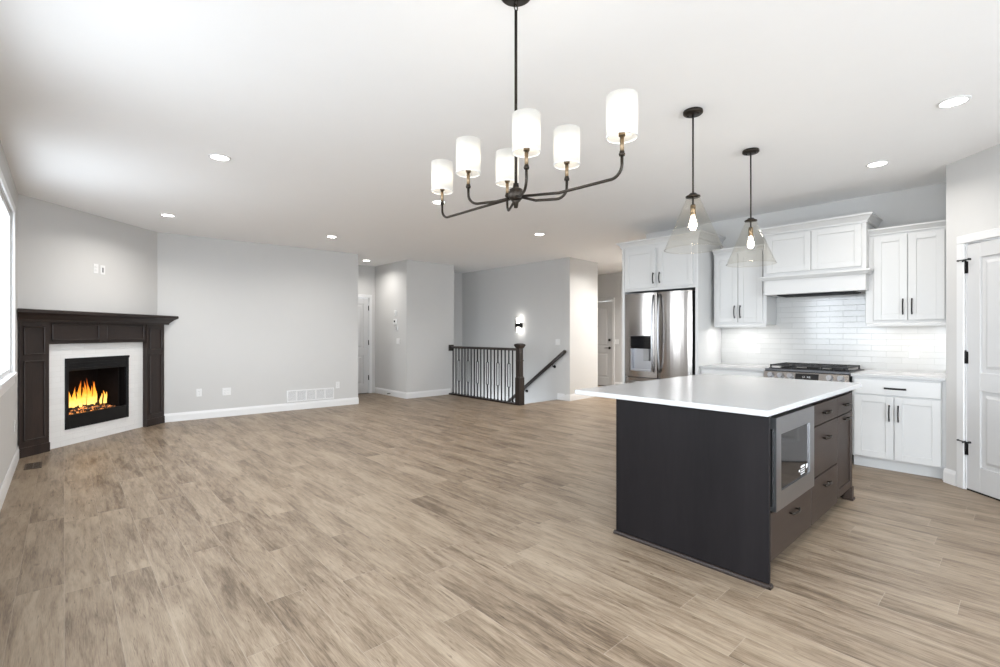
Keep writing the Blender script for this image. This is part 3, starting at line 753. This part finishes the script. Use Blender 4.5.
# ---------------------------------------------------------------- fireplace corner (local x along the wall, -y into the room)
FA = math.radians(135)
t = thing('fireplace_mantel', 'dark walnut-stained wooden mantel in the left corner, framing the tile surround', 'mantel', (*A, 0), FA)
def leg(u0, u1, v0, v1, d=.072):
    # u0..u1 at the wall, v0..v1 at the front: the outer side is mitred against the side wall
    m = MB(); m.prism([(u0, -.002), (v0, -d), (v1, -d), (u1, -.002)], 'z', 0, 1.45)
    m.prism([(u0, -.004), (v0-.002, -d-.009), (v1+.002, -d-.009), (u1, -.004)], 'z', 0, .10); u0, u1 = v0, v1
    for (za, zb) in ((.16, 1.01), (1.07, 1.38)):
        a, b = u0+.045, u1-.045
        for (p0, p1, q0, q1) in ((a, a+.018, za, zb), (b-.018, b, za, zb), (a, b, za, za+.018), (a, b, zb-.018, zb)): m.box(p0, p1, -d-.012, -d, q0, q1, .004)
    return m.build('leg', 'walnut_stain', t)
leg(.006, .262, -.058, .262); leg(1.640, 1.914, 1.640, 1.962)
m = MB(); m.box(.264, 1.638, -.062, -.002, 1.182, 1.45, .002)
for (a, b) in ((.30, .90), (1.0, 1.60)):
    for (p0, p1, q0, q1) in ((a, a+.02, 1.215, 1.415), (b-.02, b, 1.215, 1.415), (a, b, 1.215, 1.235), (a, b, 1.395, 1.415)): m.box(p0, p1, -.075, -.062, q0, q1, .004)
m.prism([(.90, 1.20), (.95, 1.215), (1.0, 1.20), (1.0, 1.43), (.95, 1.415), (.90, 1.43)], 'y', -.073, -.062)
m.build('frieze', 'walnut_stain_across', t)
FLn = math.hypot(B[0]-A[0], B[1]-A[1])
m = MB(); loops = []
for d, z in ((.085, 1.428), (.105, 1.428), (.110, 1.450), (.128, 1.468), (.155, 1.498), (.182, 1.515), (.192, 1.519), (.192, 1.551), (.186, 1.556)):
    e = d-.004
    loops.append([(-e*.98+.004, -d, z), (FLn+e*.98-.004, -d, z), (FLn-.004, -.003, z), (.004, -.003, z)])
m.loft(loops); m.build('shelf', 'walnut_stain_across', t)

m = MB(); y0, y1 = -.014, -.001; u0, u1 = .262, 1.640
m.box(u0, FB[0], y0, y1, 0, 1.19); m.box(FB[1], u1, y0, y1, 0, 1.19); m.box(FB[0], FB[1], y0, y1, 0, FB[2]); m.box(FB[0], FB[1], y0, y1, FB[3], 1.19)
tag(m.build('tile_surround', 'surround_tile', None, None, (*A, 0), FA), 'white glazed tile surround inside the dark mantel, around the black firebox', 'tile surround')

t = thing('fireplace', 'black electric fireplace with burning flames and glowing logs, set in white tile', 'fireplace', (*A, 0), FA)
a, b, za, zb = FB
m = MB()
m.box(a, a+.04, -.028, .0, za, zb, .003); m.box(b-.04, b, -.028, .0, za, zb, .003); m.box(a+.04, b-.04, -.028, 0, zb-.15, zb, .003); m.box(a+.04, b-.04, -.028, 0, za, za+.165, .003)
m.box(a-.004, b+.004, -.034, -.028, zb-.03, zb, .002)
m.build('frame', 'black_satin', t)
m = MB()
for k in range(3): m.box(a+.045, b-.045, -.034, -.027, zb-.138+k*.034, zb-.118+k*.034, .003)
m.build('louvre', 'black_satin', t)
m = MB(); d = .30
m.box(a+.035, b-.035, d, d+.01, za+.05, zb-.12); m.box(a+.025, a+.035, .0, d, za+.05, zb-.12); m.box(b-.035, b-.025, .0, d, za+.05, zb-.12)
m.box(a+.035, b-.035, 0, d, za+.045, za+.055); m.box(a+.035, b-.035, 0, d, zb-.13, zb-.12)
m.box(b-.12, b-.10, .02, d, za+.055, zb-.13)
m.build('firebox', 'firebrick', t)
m = MB(); rnd = random.Random(3)
for k in range(170):
    x = rnd.gauss((a+b)/2, .15); x = max(a+.09, min(b-.14, x)); y = .03+rnd.random()*.2; r = .010+rnd.random()*.014
    h = max(0, .09*(1-abs(x-(a+b)/2)/.34))*(y/.23)
    m.sphere((x, y, za+.165+h*rnd.uniform(.5, 1)), r, (1.3, 1, .7), seg=6)
m.loft([[(a+.10, .03, za+.056), (b-.14, .03, za+.056), (b-.14, .26, za+.056), (a+.10, .26, za+.056)], [(a+.22, .12, za+.18), (b-.26, .12, za+.18), (b-.26, .24, za+.21), (a+.22, .24, za+.21)]])
m.build('ember_bed', 'embers', t, 'stuff')
for (p, q, r) in (((a+.22, .13, za+.205), (b-.30, .19, za+.225), .022), ((a+.42, .10, za+.20), (b-.20, .20, za+.235), .022), ((a+.30, .21, za+.235), (b-.36, .15, za+.25), .018)):
    m = MB(); p, q = Vector(p), Vector(q); pts = [p.lerp(q, i/7)+Vector((0, rnd.uniform(-.008, .008), rnd.uniform(-.008, .01))) for i in range(8)]
    m.tube(pts, r, 9); m.build('log', 'charred_log', t)
m = MB()
for k in range(24):
    s = (k+.5)/24; x = a+.22+(b-a-.42)*s+rnd.uniform(-.01, .01); y = rnd.uniform(.10, .22)
    env = .55+.45*math.sin(PI*s); hh = (.12+.20*rnd.random())*env+.04; r = rnd.uniform(.018, .030); z0 = za+.215
    ph = rnd.random()*6; loops = []
    for i in range(9):
        q = i/8; rr = r*(math.sin(PI*min(1, .25+q*.75))**.9)*(1-q*.35)+.0006
        ox = .02*math.sin(ph+q*4)*q
        loops.append([(x+ox+rr*math.cos(j*2*PI/8), y+rr*.4*math.sin(j*2*PI/8), z0+hh*q) for j in range(8)])
    m.loft(loops, smooth=True)
m.build('flames', 'flame', t, 'stuff')
point_light('fire_light', ((a+b)/2, .10, za+.30), .1, (1, .5, .15), .06, t)

# ---------------------------------------------------------------- stair railing, handrail
RY = 6.135
t = thing('stair_railing', 'dark wood and black iron stair railing with square newel post', 'railing', (0, RY, 0))
NX = -6.225; RX0_, RX1_ = E_[0]+.0, NX-.055
m = MB(); m.prism([(-.034, .985), (.034, .985), (.034, 1.0), (.026, 1.022), (.012, 1.032), (-.012, 1.032), (-.026, 1.022), (-.034, 1.0)], 'x', RX0_+.025, RX1_)
m.build('handrail', 'rail_stain', t)
MB().box(RX0_+.002, RX0_+.03, -.062, .062, .93, 1.06, .005).build('wall_rosette', 'rail_stain', t)
MB().box(RX0_, RX1_+.09, -.065, .035, .0, .03, .006).build('base_rail', 'rail_stain', t)
m = MB(); w_ = .045
m.box(NX-w_, NX+w_, -w_, w_, .03, 1.04, .003); m.box(NX-.062, NX+.062, -.062, .062, .0, .50, .004); m.box(NX-.055, NX+.055, -.055, .055, .50, .52, .006)
m.box(NX-.055, NX+.055, -.055, .055, .80, .818, .004)
post = m.build('newel_post', 'rail_stain', t)
m = MB(); m.loft([[(NX+sx*s, sy*s, z) for sx, sy in ((-1, -1), (1, -1), (1, 1), (-1, 1))] for s, z in ((.046, 1.03), (.056, 1.045), (.072, 1.075), (.075, 1.08), (.075, 1.10), (.06, 1.112), (.03, 1.122))])
m.build('newel_cap', 'rail_stain', post)
n_b = 20; span = (RX1_-.03)-(RX0_+.085)
def baluster(x, loop):
    m = MB(); r = .0085
    if not loop:
        m.box(x-r, x+r, -r, r, .03, .985)
    else:
        m.box(x-r, x+r, -r, r, .03, .30); m.box(x-r, x+r, -r, r, .74, .985)
        pts = []; hw = .033; z0_, z1_ = .30, .74
        for (cx, cz, a0) in ((x+hw-.018, z0_+.018, -90), (x+hw-.018, z1_-.018, 0), (x-hw+.018, z1_-.018, 90), (x-hw+.018, z0_+.018, 180)):
            for k in range(5):
                q = math.radians(a0+k*22.5); pts.append((cx+.018*math.cos(q), 0, cz+.018*math.sin(q)))
        m.tube(pts, .0075, 6, closed=True)
    m.box(x-.014, x+.014, -.014, .014, .03, .048, .003)
    return m.build('baluster', 'black_metal', t)
for k in range(n_b): baluster(RX0_+.085+span*k/(n_b-1), k % 3 == 2)

t = thing('stair_handrail', 'dark sloping handrail on brackets along the grey stair wall', 'handrail', (0, STY, 0))
p0, p1 = Vector((-6.0, -.07, .955)), Vector((-7.75, -.07, -.30))
m = MB(); m.tube([p0, p0.lerp(p1, .33), p0.lerp(p1, .66), p1], .026, 14, flat=(.024, .036)); m.sphere(p0, .031, seg=12)
m.build('rail', 'rail_stain', t)
for s in (.18, .62):
    q = p0.lerp(p1, s); m = MB(); m.cyl((q.x, -.001, q.z-.085), (q.x, -.012, q.z-.085), .03, 16)
    m.tube([(q.x, -.012, q.z-.085), (q.x, -.045, q.z-.088), (q.x, -.066, q.z-.07), (q.x, -.07, q.z-.028)], .007, 8); m.build('bracket', 'black_metal', t)

# ---------------------------------------------------------------- lights
def chandelier():
    t = thing('chandelier', 'six-light bronze linear chandelier with white fabric drum shades on curved arms', 'chandelier', (-1.501, 1.456, 0))
    m = MB(); m.lathe([(0, H-.001), (.065, H-.001), (.067, H-.003), (.060, H-.008), (.020, H-.011), (.010, H-.02), (0, H-.02)], seg=32); m.build('canopy', 'bronze', t)
    m = MB(); m.tube([(.011*math.cos(k*PI/5), 0, H-.031+.013*math.sin(k*PI/5)) for k in range(10)], .0025, 6, closed=True); m.tube([(0, .010*math.cos(k*PI/5), H-.052+.014*math.sin(k*PI/5)) for k in range(10)], .0025, 6, closed=True)
    m.build('loop', 'bronze', t)
    HZ = 1.905
    MB().cyl((0, 0, HZ), (0, 0, H-.064), .0065, 14).build('stem', 'bronze', t)
    m = MB(); m.sphere((0, 0, HZ), .034, (1, 1, .95)); m.lathe([(0, HZ+.05), (.012, HZ+.048), (.014, HZ+.03), (.03, HZ+.02)], seg=20); m.lathe([(.02, HZ-.028), (.012, HZ-.035), (.008, HZ-.058), (0, HZ-.06)], seg=20)
    m.build('hub', 'bronze', t)
    for (ex, ey) in ((.525, .018), (-.525, -.018), (.194, .110), (-.194, -.110), (.179, -.116), (-.179, .116)):
        HZ = 1.905; dz = -.010-.015*ex/.525; b0, b1, r = 2.022+dz, 2.172+dz, .0555
        v = Vector((ex, ey, 0)); L = v.length; d = v/L; pts = [d*.02+Vector((0, 0, HZ-.012))]; HZ += dz
        R = .045
        pts.append(d*(L-R)*.5+Vector((0, 0, HZ-.018)))
        for k in range(8):
            q = k/7*PI/2; pts.append(d*(L-R+R*math.sin(q))+Vector((0, 0, HZ-.020+R-R*math.cos(q))))
        pts.append(v+Vector((0, 0, HZ+.058)))
        arm = MB().tube(pts, .0058, 10).build('arm', 'bronze', t)
        m = MB(); m.lathe([(0, HZ+.054), (.010, HZ+.054), (.0115, HZ+.061), (.009, HZ+.066), (.009, HZ+.070)], (ex, ey, 0), 16); m.build('bobeche', 'bronze', arm)
        m = MB(); m.cyl((ex, ey, HZ+.066), (ex, ey, HZ+.125), .0075, 14); m.cyl((ex, ey, HZ+.125), (ex, ey, HZ+.140), .012, 14); m.build('candle_sleeve', 'aged_brass', arm)
        m = MB()
        m.lathe([(r, b0), (r, b1), (r-.0015, b1), (r-.0015, b0)], (ex, ey, 0), 36, close=True)
        sh = m.build('lamp_shade', 'fabric_shade', t)
        m = MB(); m.lathe([(r+.0008, b0), (r+.0008, b0+.004), (r-.003, b0+.004), (r-.003, b0)], (ex, ey, 0), 36, close=True)
        for k in range(3):
            q = k*2*PI/3; m.cyl((ex, ey, b0+.022), (ex+r*math.cos(q)*.97, ey+r*math.sin(q)*.97, b0+.004), .0012, 6)
        m.build('shade_ring', 'plastic_white', sh)
        MB().sphere((ex, ey, 2.078+dz), .014, (1, 1, 1.9), seg=12).build('bulb', 'bulb', t)
        point_light('bulb_light', (ex, ey, 2.10+dz), SHADE_W, (1, .93, .82), .02, t)
    return t
chandelier()

def pendant(loc, label):
    t = thing('pendant_light', label, 'pendant light', (*loc, 0), 0, 'glass cone pendants over the island')
    m = MB(); m.lathe([(0, H-.001), (.06, H-.001), (.062, H-.006), (.062, H-.018), (.056, H-.024), (0, H-.024)], seg=32)
    for s in (-1, 1): m.sphere((s*.034, 0, H-.026), .006, seg=8)
    m.build('canopy', 'bronze', t)
    MB().cyl((0, 0, 2.10), (0, 0, H-.024), .0055, 12).build('stem', 'bronze', t)
    m = MB(); m.lathe([(0, 2.225), (.02, 2.225), (.030, 2.214), (.046, 2.207), (.046, 2.199), (0, 2.199)], seg=28); m.build('cap', 'bronze', t)
    m = MB(); m.lathe([(0, 2.15), (.014, 2.15), (.017, 2.14), (.017, 2.085), (.014, 2.08), (0, 2.08)], seg=20); m.build('socket', 'aged_brass', t)
    m = MB(); out = [(.036, 2.198), (.044, 2.192), (.052, 2.17), (.178, 1.862), (.181, 1.856)]
    prof = out+[(r-.004, z+.001) for r, z in reversed(out)]
    m.lathe(prof, seg=56, close=True); m.lathe([(.179+.0042*math.cos(q*PI/4), 1.857+.0042*math.sin(q*PI/4)) for q in range(8)], seg=56, close=True); m.build('glass_shade', 'clear_glass', t)
    m = MB(); m.lathe([(0, 2.08), (.010, 2.078), (.013, 2.06), (.024, 2.025), (.024, 2.005), (.014, 1.985), (0, 1.98)], seg=20); m.build('bulb', 'bulb', t)
    point_light('bulb_light', (0, 0, 1.965), PENDANT_W, (1, .88, .7), .03, t)
    return t
pendant((-1.490, 3.073), 'nearer clear glass cone pendant light hanging over the island')
pendant((-1.498, 4.075), 'farther clear glass cone pendant light hanging over the island, by the range')

def recessed(loc, label, watts, first=[None]):
    if first[0] is None:
        t = thing('recessed_light', label, 'ceiling light', (*loc, H), 0, 'recessed ceiling lights')
        m = MB(); m.lathe([(.064, -.004), (.067, -.009), (.076, -.009), (.082, -.005), (.083, -.001), (.064, -.001)], seg=36, close=True); m.build('trim_ring', 'plastic_white', t)
        MB().lathe([(0, -.004), (.0635, -.004), (.0635, -.001), (0, -.001)], seg=36).build('lens', 'lamp_lens', t)
        area_light('lamp_light', (0, 0, -.012), .13, RECESSED_W, (1, .965, .92), parent=t, spread=math.radians(150))
        first[0] = t; return t
    t = dup(first[0], (*loc, H), None, label)
    for ch in t.children:
        if ch.type == 'LIGHT': ch.data = ch.data.copy(); ch.data.energy = watts
    return t
for loc, lab in (((-4.53, .96), 'largest recessed ceiling light in the left half, over the open floor'),
                 ((-7.18, .95), 'recessed ceiling light just in front of the fireplace wall'),
                 ((-7.10, 3.00), 'recessed ceiling light above the right half of the long blank wall'),
                 ((-8.95, 4.50), 'recessed ceiling light inside the small door alcove'),
                 ((-4.43, 3.10), 'recessed ceiling light seen behind the leftmost chandelier shade'),
                 ((-4.86, 5.20), 'recessed ceiling light in front of the stair railing'),
                 ((-.32, 4.17), 'recessed ceiling light highest at right, in front of the pantry door'),
                 ((-.88, 5.21), 'recessed ceiling light in front of the right wall cabinet'),
                 ((-4.70, 9.25), 'added unseen fill light on the back hall ceiling near the far hall door'),  # unseen lamp, added to brighten the hall door and its wall
                 ((-5.02, 7.72), 'recessed ceiling light at the hall entrance, behind the refrigerator cabinet crown')):
    recessed(loc, lab, RECESSED_KITCHEN_W if loc[0] > -2 else (60.0 if loc[1] > 9 else 24.0 if loc[1] > 7 else (13.0 if loc[0] < -7.15 and loc[1] < 1 else RECESSED_W)))

t = thing('wall_sconce', 'small glowing black wall sconce on the grey stair wall', 'wall light', (-7.267, STY, 1.475))
MB().box(-.05, .05, -.02, -.001, -.05, .05, .004).build('backplate', 'black_metal', t)
m = MB(); m.cyl((0, -.02, 0), (0, -.05, 0), .012, 12); m.box(-.05, .05, -.115, -.05, -.042, .042, .004); m.build('body', 'black_metal', t)
m = MB(); m.cyl((0, -.082, -.15), (0, -.082, -.042), .034, 20); m.cyl((0, -.082, .042), (0, -.082, .15), .034, 20); m.build('glass_tube', 'sconce_glow', t)
m = MB(); m.box(-.098, -.086, -.09, -.075, -.13, .13, .003); m.box(-.086, -.05, -.088, -.078, -.006, .006); m.box(.05, .058, -.088, -.078, -.11, .11, .002); m.build('side_bar', 'black_metal', t)
point_light('sconce_light', (0, -.10, .19), SCONCE_W, (1, .97, .92), .03, t); point_light('sconce_light', (0, -.10, -.19), SCONCE_W, (1, .97, .92), .03, t)

# ---------------------------------------------------------------- wall plates, vents, thermostat
def outlet(p, ang, u, z, label, kind='outlet', w=.072, h=.117, mat='plastic_white'):
    x = p[0]+u*math.cos(ang); y = p[1]+u*math.sin(ang)
    cat = 'outlet' if kind != 'switch' else 'light switch'
    t = thing('wall_outlet' if kind == 'outlet' else ('light_switch' if kind == 'switch' else 'cable_outlet'), label, cat, (x, y, z), ang, 'wall plates')
    MB().box(-w/2, w/2, -.006, -.0005, -h/2, h/2, .0025).build('cover_plate', mat, t)
    if kind == 'switch':
        n = 2 if w > .09 else 1
        for i in range(n):
            cx = (i-(n-1)/2)*.046; MB().box(cx-.016, cx+.016, -.010, -.006, -.033, .033, .003).build('rocker', 'plastic_white', t)
    elif kind == 'outlet':
        n = 2 if w > .09 else 1
        for i in range(n):
            cx = (i-(n-1)/2)*.046
            for zz in (-.02, .02):
                r = MB().box(cx-.017, cx+.017, -.008, -.006, zz-.014, zz+.014, .002).build('receptacle', mat, t)
                m = MB(); m.box(cx-.008, cx-.006, -.0085, -.0078, zz-.005, zz+.005); m.box(cx+.006, cx+.008, -.0085, -.0078, zz-.004, zz+.004); m.cyl((cx, -.0085, zz-.009), (cx, -.0078, zz-.009), .002, 8); m.build('slots', 'plastic_grey', r)
    else:
        m = MB(); m.box(-.011, .011, -.012, -.006, -.03, .03, .002); m.build('port', 'plastic_grey', t)
    return t
_, WA = frame_of(B, Cc)
outlet(A, FA, .915, 2.105, 'white outlet plate above the mantel, left of the pair')
outlet(A, FA, 1.012, 2.100, 'white cable plate with a dark slot above the mantel, right of the pair', 'cable')
outlet(B, WA, .515, .40, 'white outlet low on the long wall, nearest the mantel')
outlet(B, WA, .885, .39, 'wider white double outlet low on the long wall, left of the vent grille', 'outlet', .118)
outlet(B, WA, 2.64, .375, 'white outlet just above the right end of the vent grille')
outlet(PW_[0], PI, EAST_X+6.60, .40, 'white outlet low on the window wall beside the mantel leg')
outlet((0, 5.05), 0, -8.66, 1.14, 'white light switch on the alcove wall below the thermostat', 'switch', .118)
outlet((0, STY), 0, -6.235, 1.13, 'white light switch on the grey stair wall above the handrail', 'switch', .118)
outlet((0, 9.9), 0, -6.70, 1.10, 'white light switch beside the far hall door', 'switch', .118)
outlet((0, KY-.009), 0, -2.26, 1.115, 'white outlet on the backsplash left of the range', mat='plate_soft_white')
outlet((0, KY-.009), 0, -.778, 1.110, 'white outlet on the backsplash under the right wall cabinet', 'outlet', .09, mat='plate_soft_white')

t = thing('return_air_grille', 'wide white return-air grille low on the long blank wall', 'vent', (B[0]+2.175*math.cos(WA), B[1]+2.175*math.sin(WA), .235), WA)
m = MB(); gw_, gh = .40, .10
for (p0, p1, q0, q1) in ((-gw_, gw_, gh-.02, gh), (-gw_, gw_, -gh, -gh+.02), (-gw_, -gw_+.02, -gh+.02, gh-.02), (gw_-.02, gw_, -gh+.02, gh-.02)): m.box(p0, p1, -.012, -.001, q0, q1, .002)
for k in range(1, 5): x = -gw_+k*gw_*2/5; m.box(x-.012, x+.012, -.010, -.001, -gh+.02, gh-.02)
m.build('frame', 'trim_white', t)
m = MB()
for k in range(11): z = -gh+.027+k*.0145; m.prism([(-.009, z-.005), (-.007, z-.005), (-.002, z+.004), (-.004, z+.004)], 'x', -gw_+.02, gw_-.02)
m.build('louvre', 'trim_white', t)
MB().box(-gw_+.02, gw_-.02, -.0018, -.0008, -gh+.02, gh-.02).build('backing', 'plastic_grey', t)

t = thing('thermostat', 'white thermostat with dark screen on the alcove wall', 'thermostat', (-8.765, 5.05, 1.54))
MB().box(-.06, .06, -.022, -.001, -.055, .055, .006).build('housing', 'plastic_white', t); MB().box(-.035, .025, -.0235, -.021, -.01, .032, .001).build('screen', 'black_gloss', t)
t = thing('remote_cradle', 'small grey keypad on the alcove wall below the thermostat', 'keypad', (-8.70, 5.05, 1.41))
MB().box(-.045, .045, -.016, -.001, -.05, .05, .005).build('housing', 'plastic_white', t)
m = MB()
for i in range(3):
    for j in range(3): m.box(-.032+i*.022, -.018+i*.022, -.018, -.015, -.034+j*.024, -.018+j*.024, .001)
m.build('keypad', 'plastic_grey', t)
t = thing('door_chime', 'small plain white box on the alcove wall above the thermostat', 'door chime', (-8.755, 5.05, 1.72))
MB().box(-.032, .032, -.024, -.001, -.055, .055, .006).build('housing', 'plastic_white', t)
m = MB()
for k in range(4): m.box(-.018, .018, -.0255, -.023, -.035+k*.01, -.031+k*.01)
m.build('speaker_slots', 'plastic_grey', t)
t = thing('door_stop', 'small dark door stop on the alcove baseboard', 'door stop', (-8.95, 5.05-.014, .05))
m = MB(); m.cyl((0, 0, 0), (0, -.05, 0), .006, 10); m.build('rod', 'bronze', t); m = MB(); m.cyl((0, -.05, 0), (0, -.065, 0), .011, 12); m.build('bumper', 'rubber', t)

t = thing('floor_vent', 'brown slotted floor register beside the fireplace mantel', 'vent', (-6.56, -.225, 0), 0)
m = MB(); vw, vd = .14, .062
for (p0, p1, q0, q1) in ((-vw, vw, -vd, -vd+.014), (-vw, vw, vd-.014, vd), (-vw, -vw+.014, -vd+.014, vd-.014), (vw-.014, vw, -vd+.014, vd-.014), (-vw+.014, vw-.014, -.005, .005)): m.box(p0, p1, q0, q1, .0005, .006, .001)
for k in range(17):
    x = -vw+.024+k*.0145; m.box(x-.003, x+.003, -vd+.014, -.005, .001, .005); m.box(x-.003, x+.003, .005, vd-.014, .001, .005)
m.build('register', 'register_brown', t)
MB().box(-vw+.01, vw-.01, -vd+.01, vd-.01, .0002, .0008).build('damper', 'gap_dark', t)
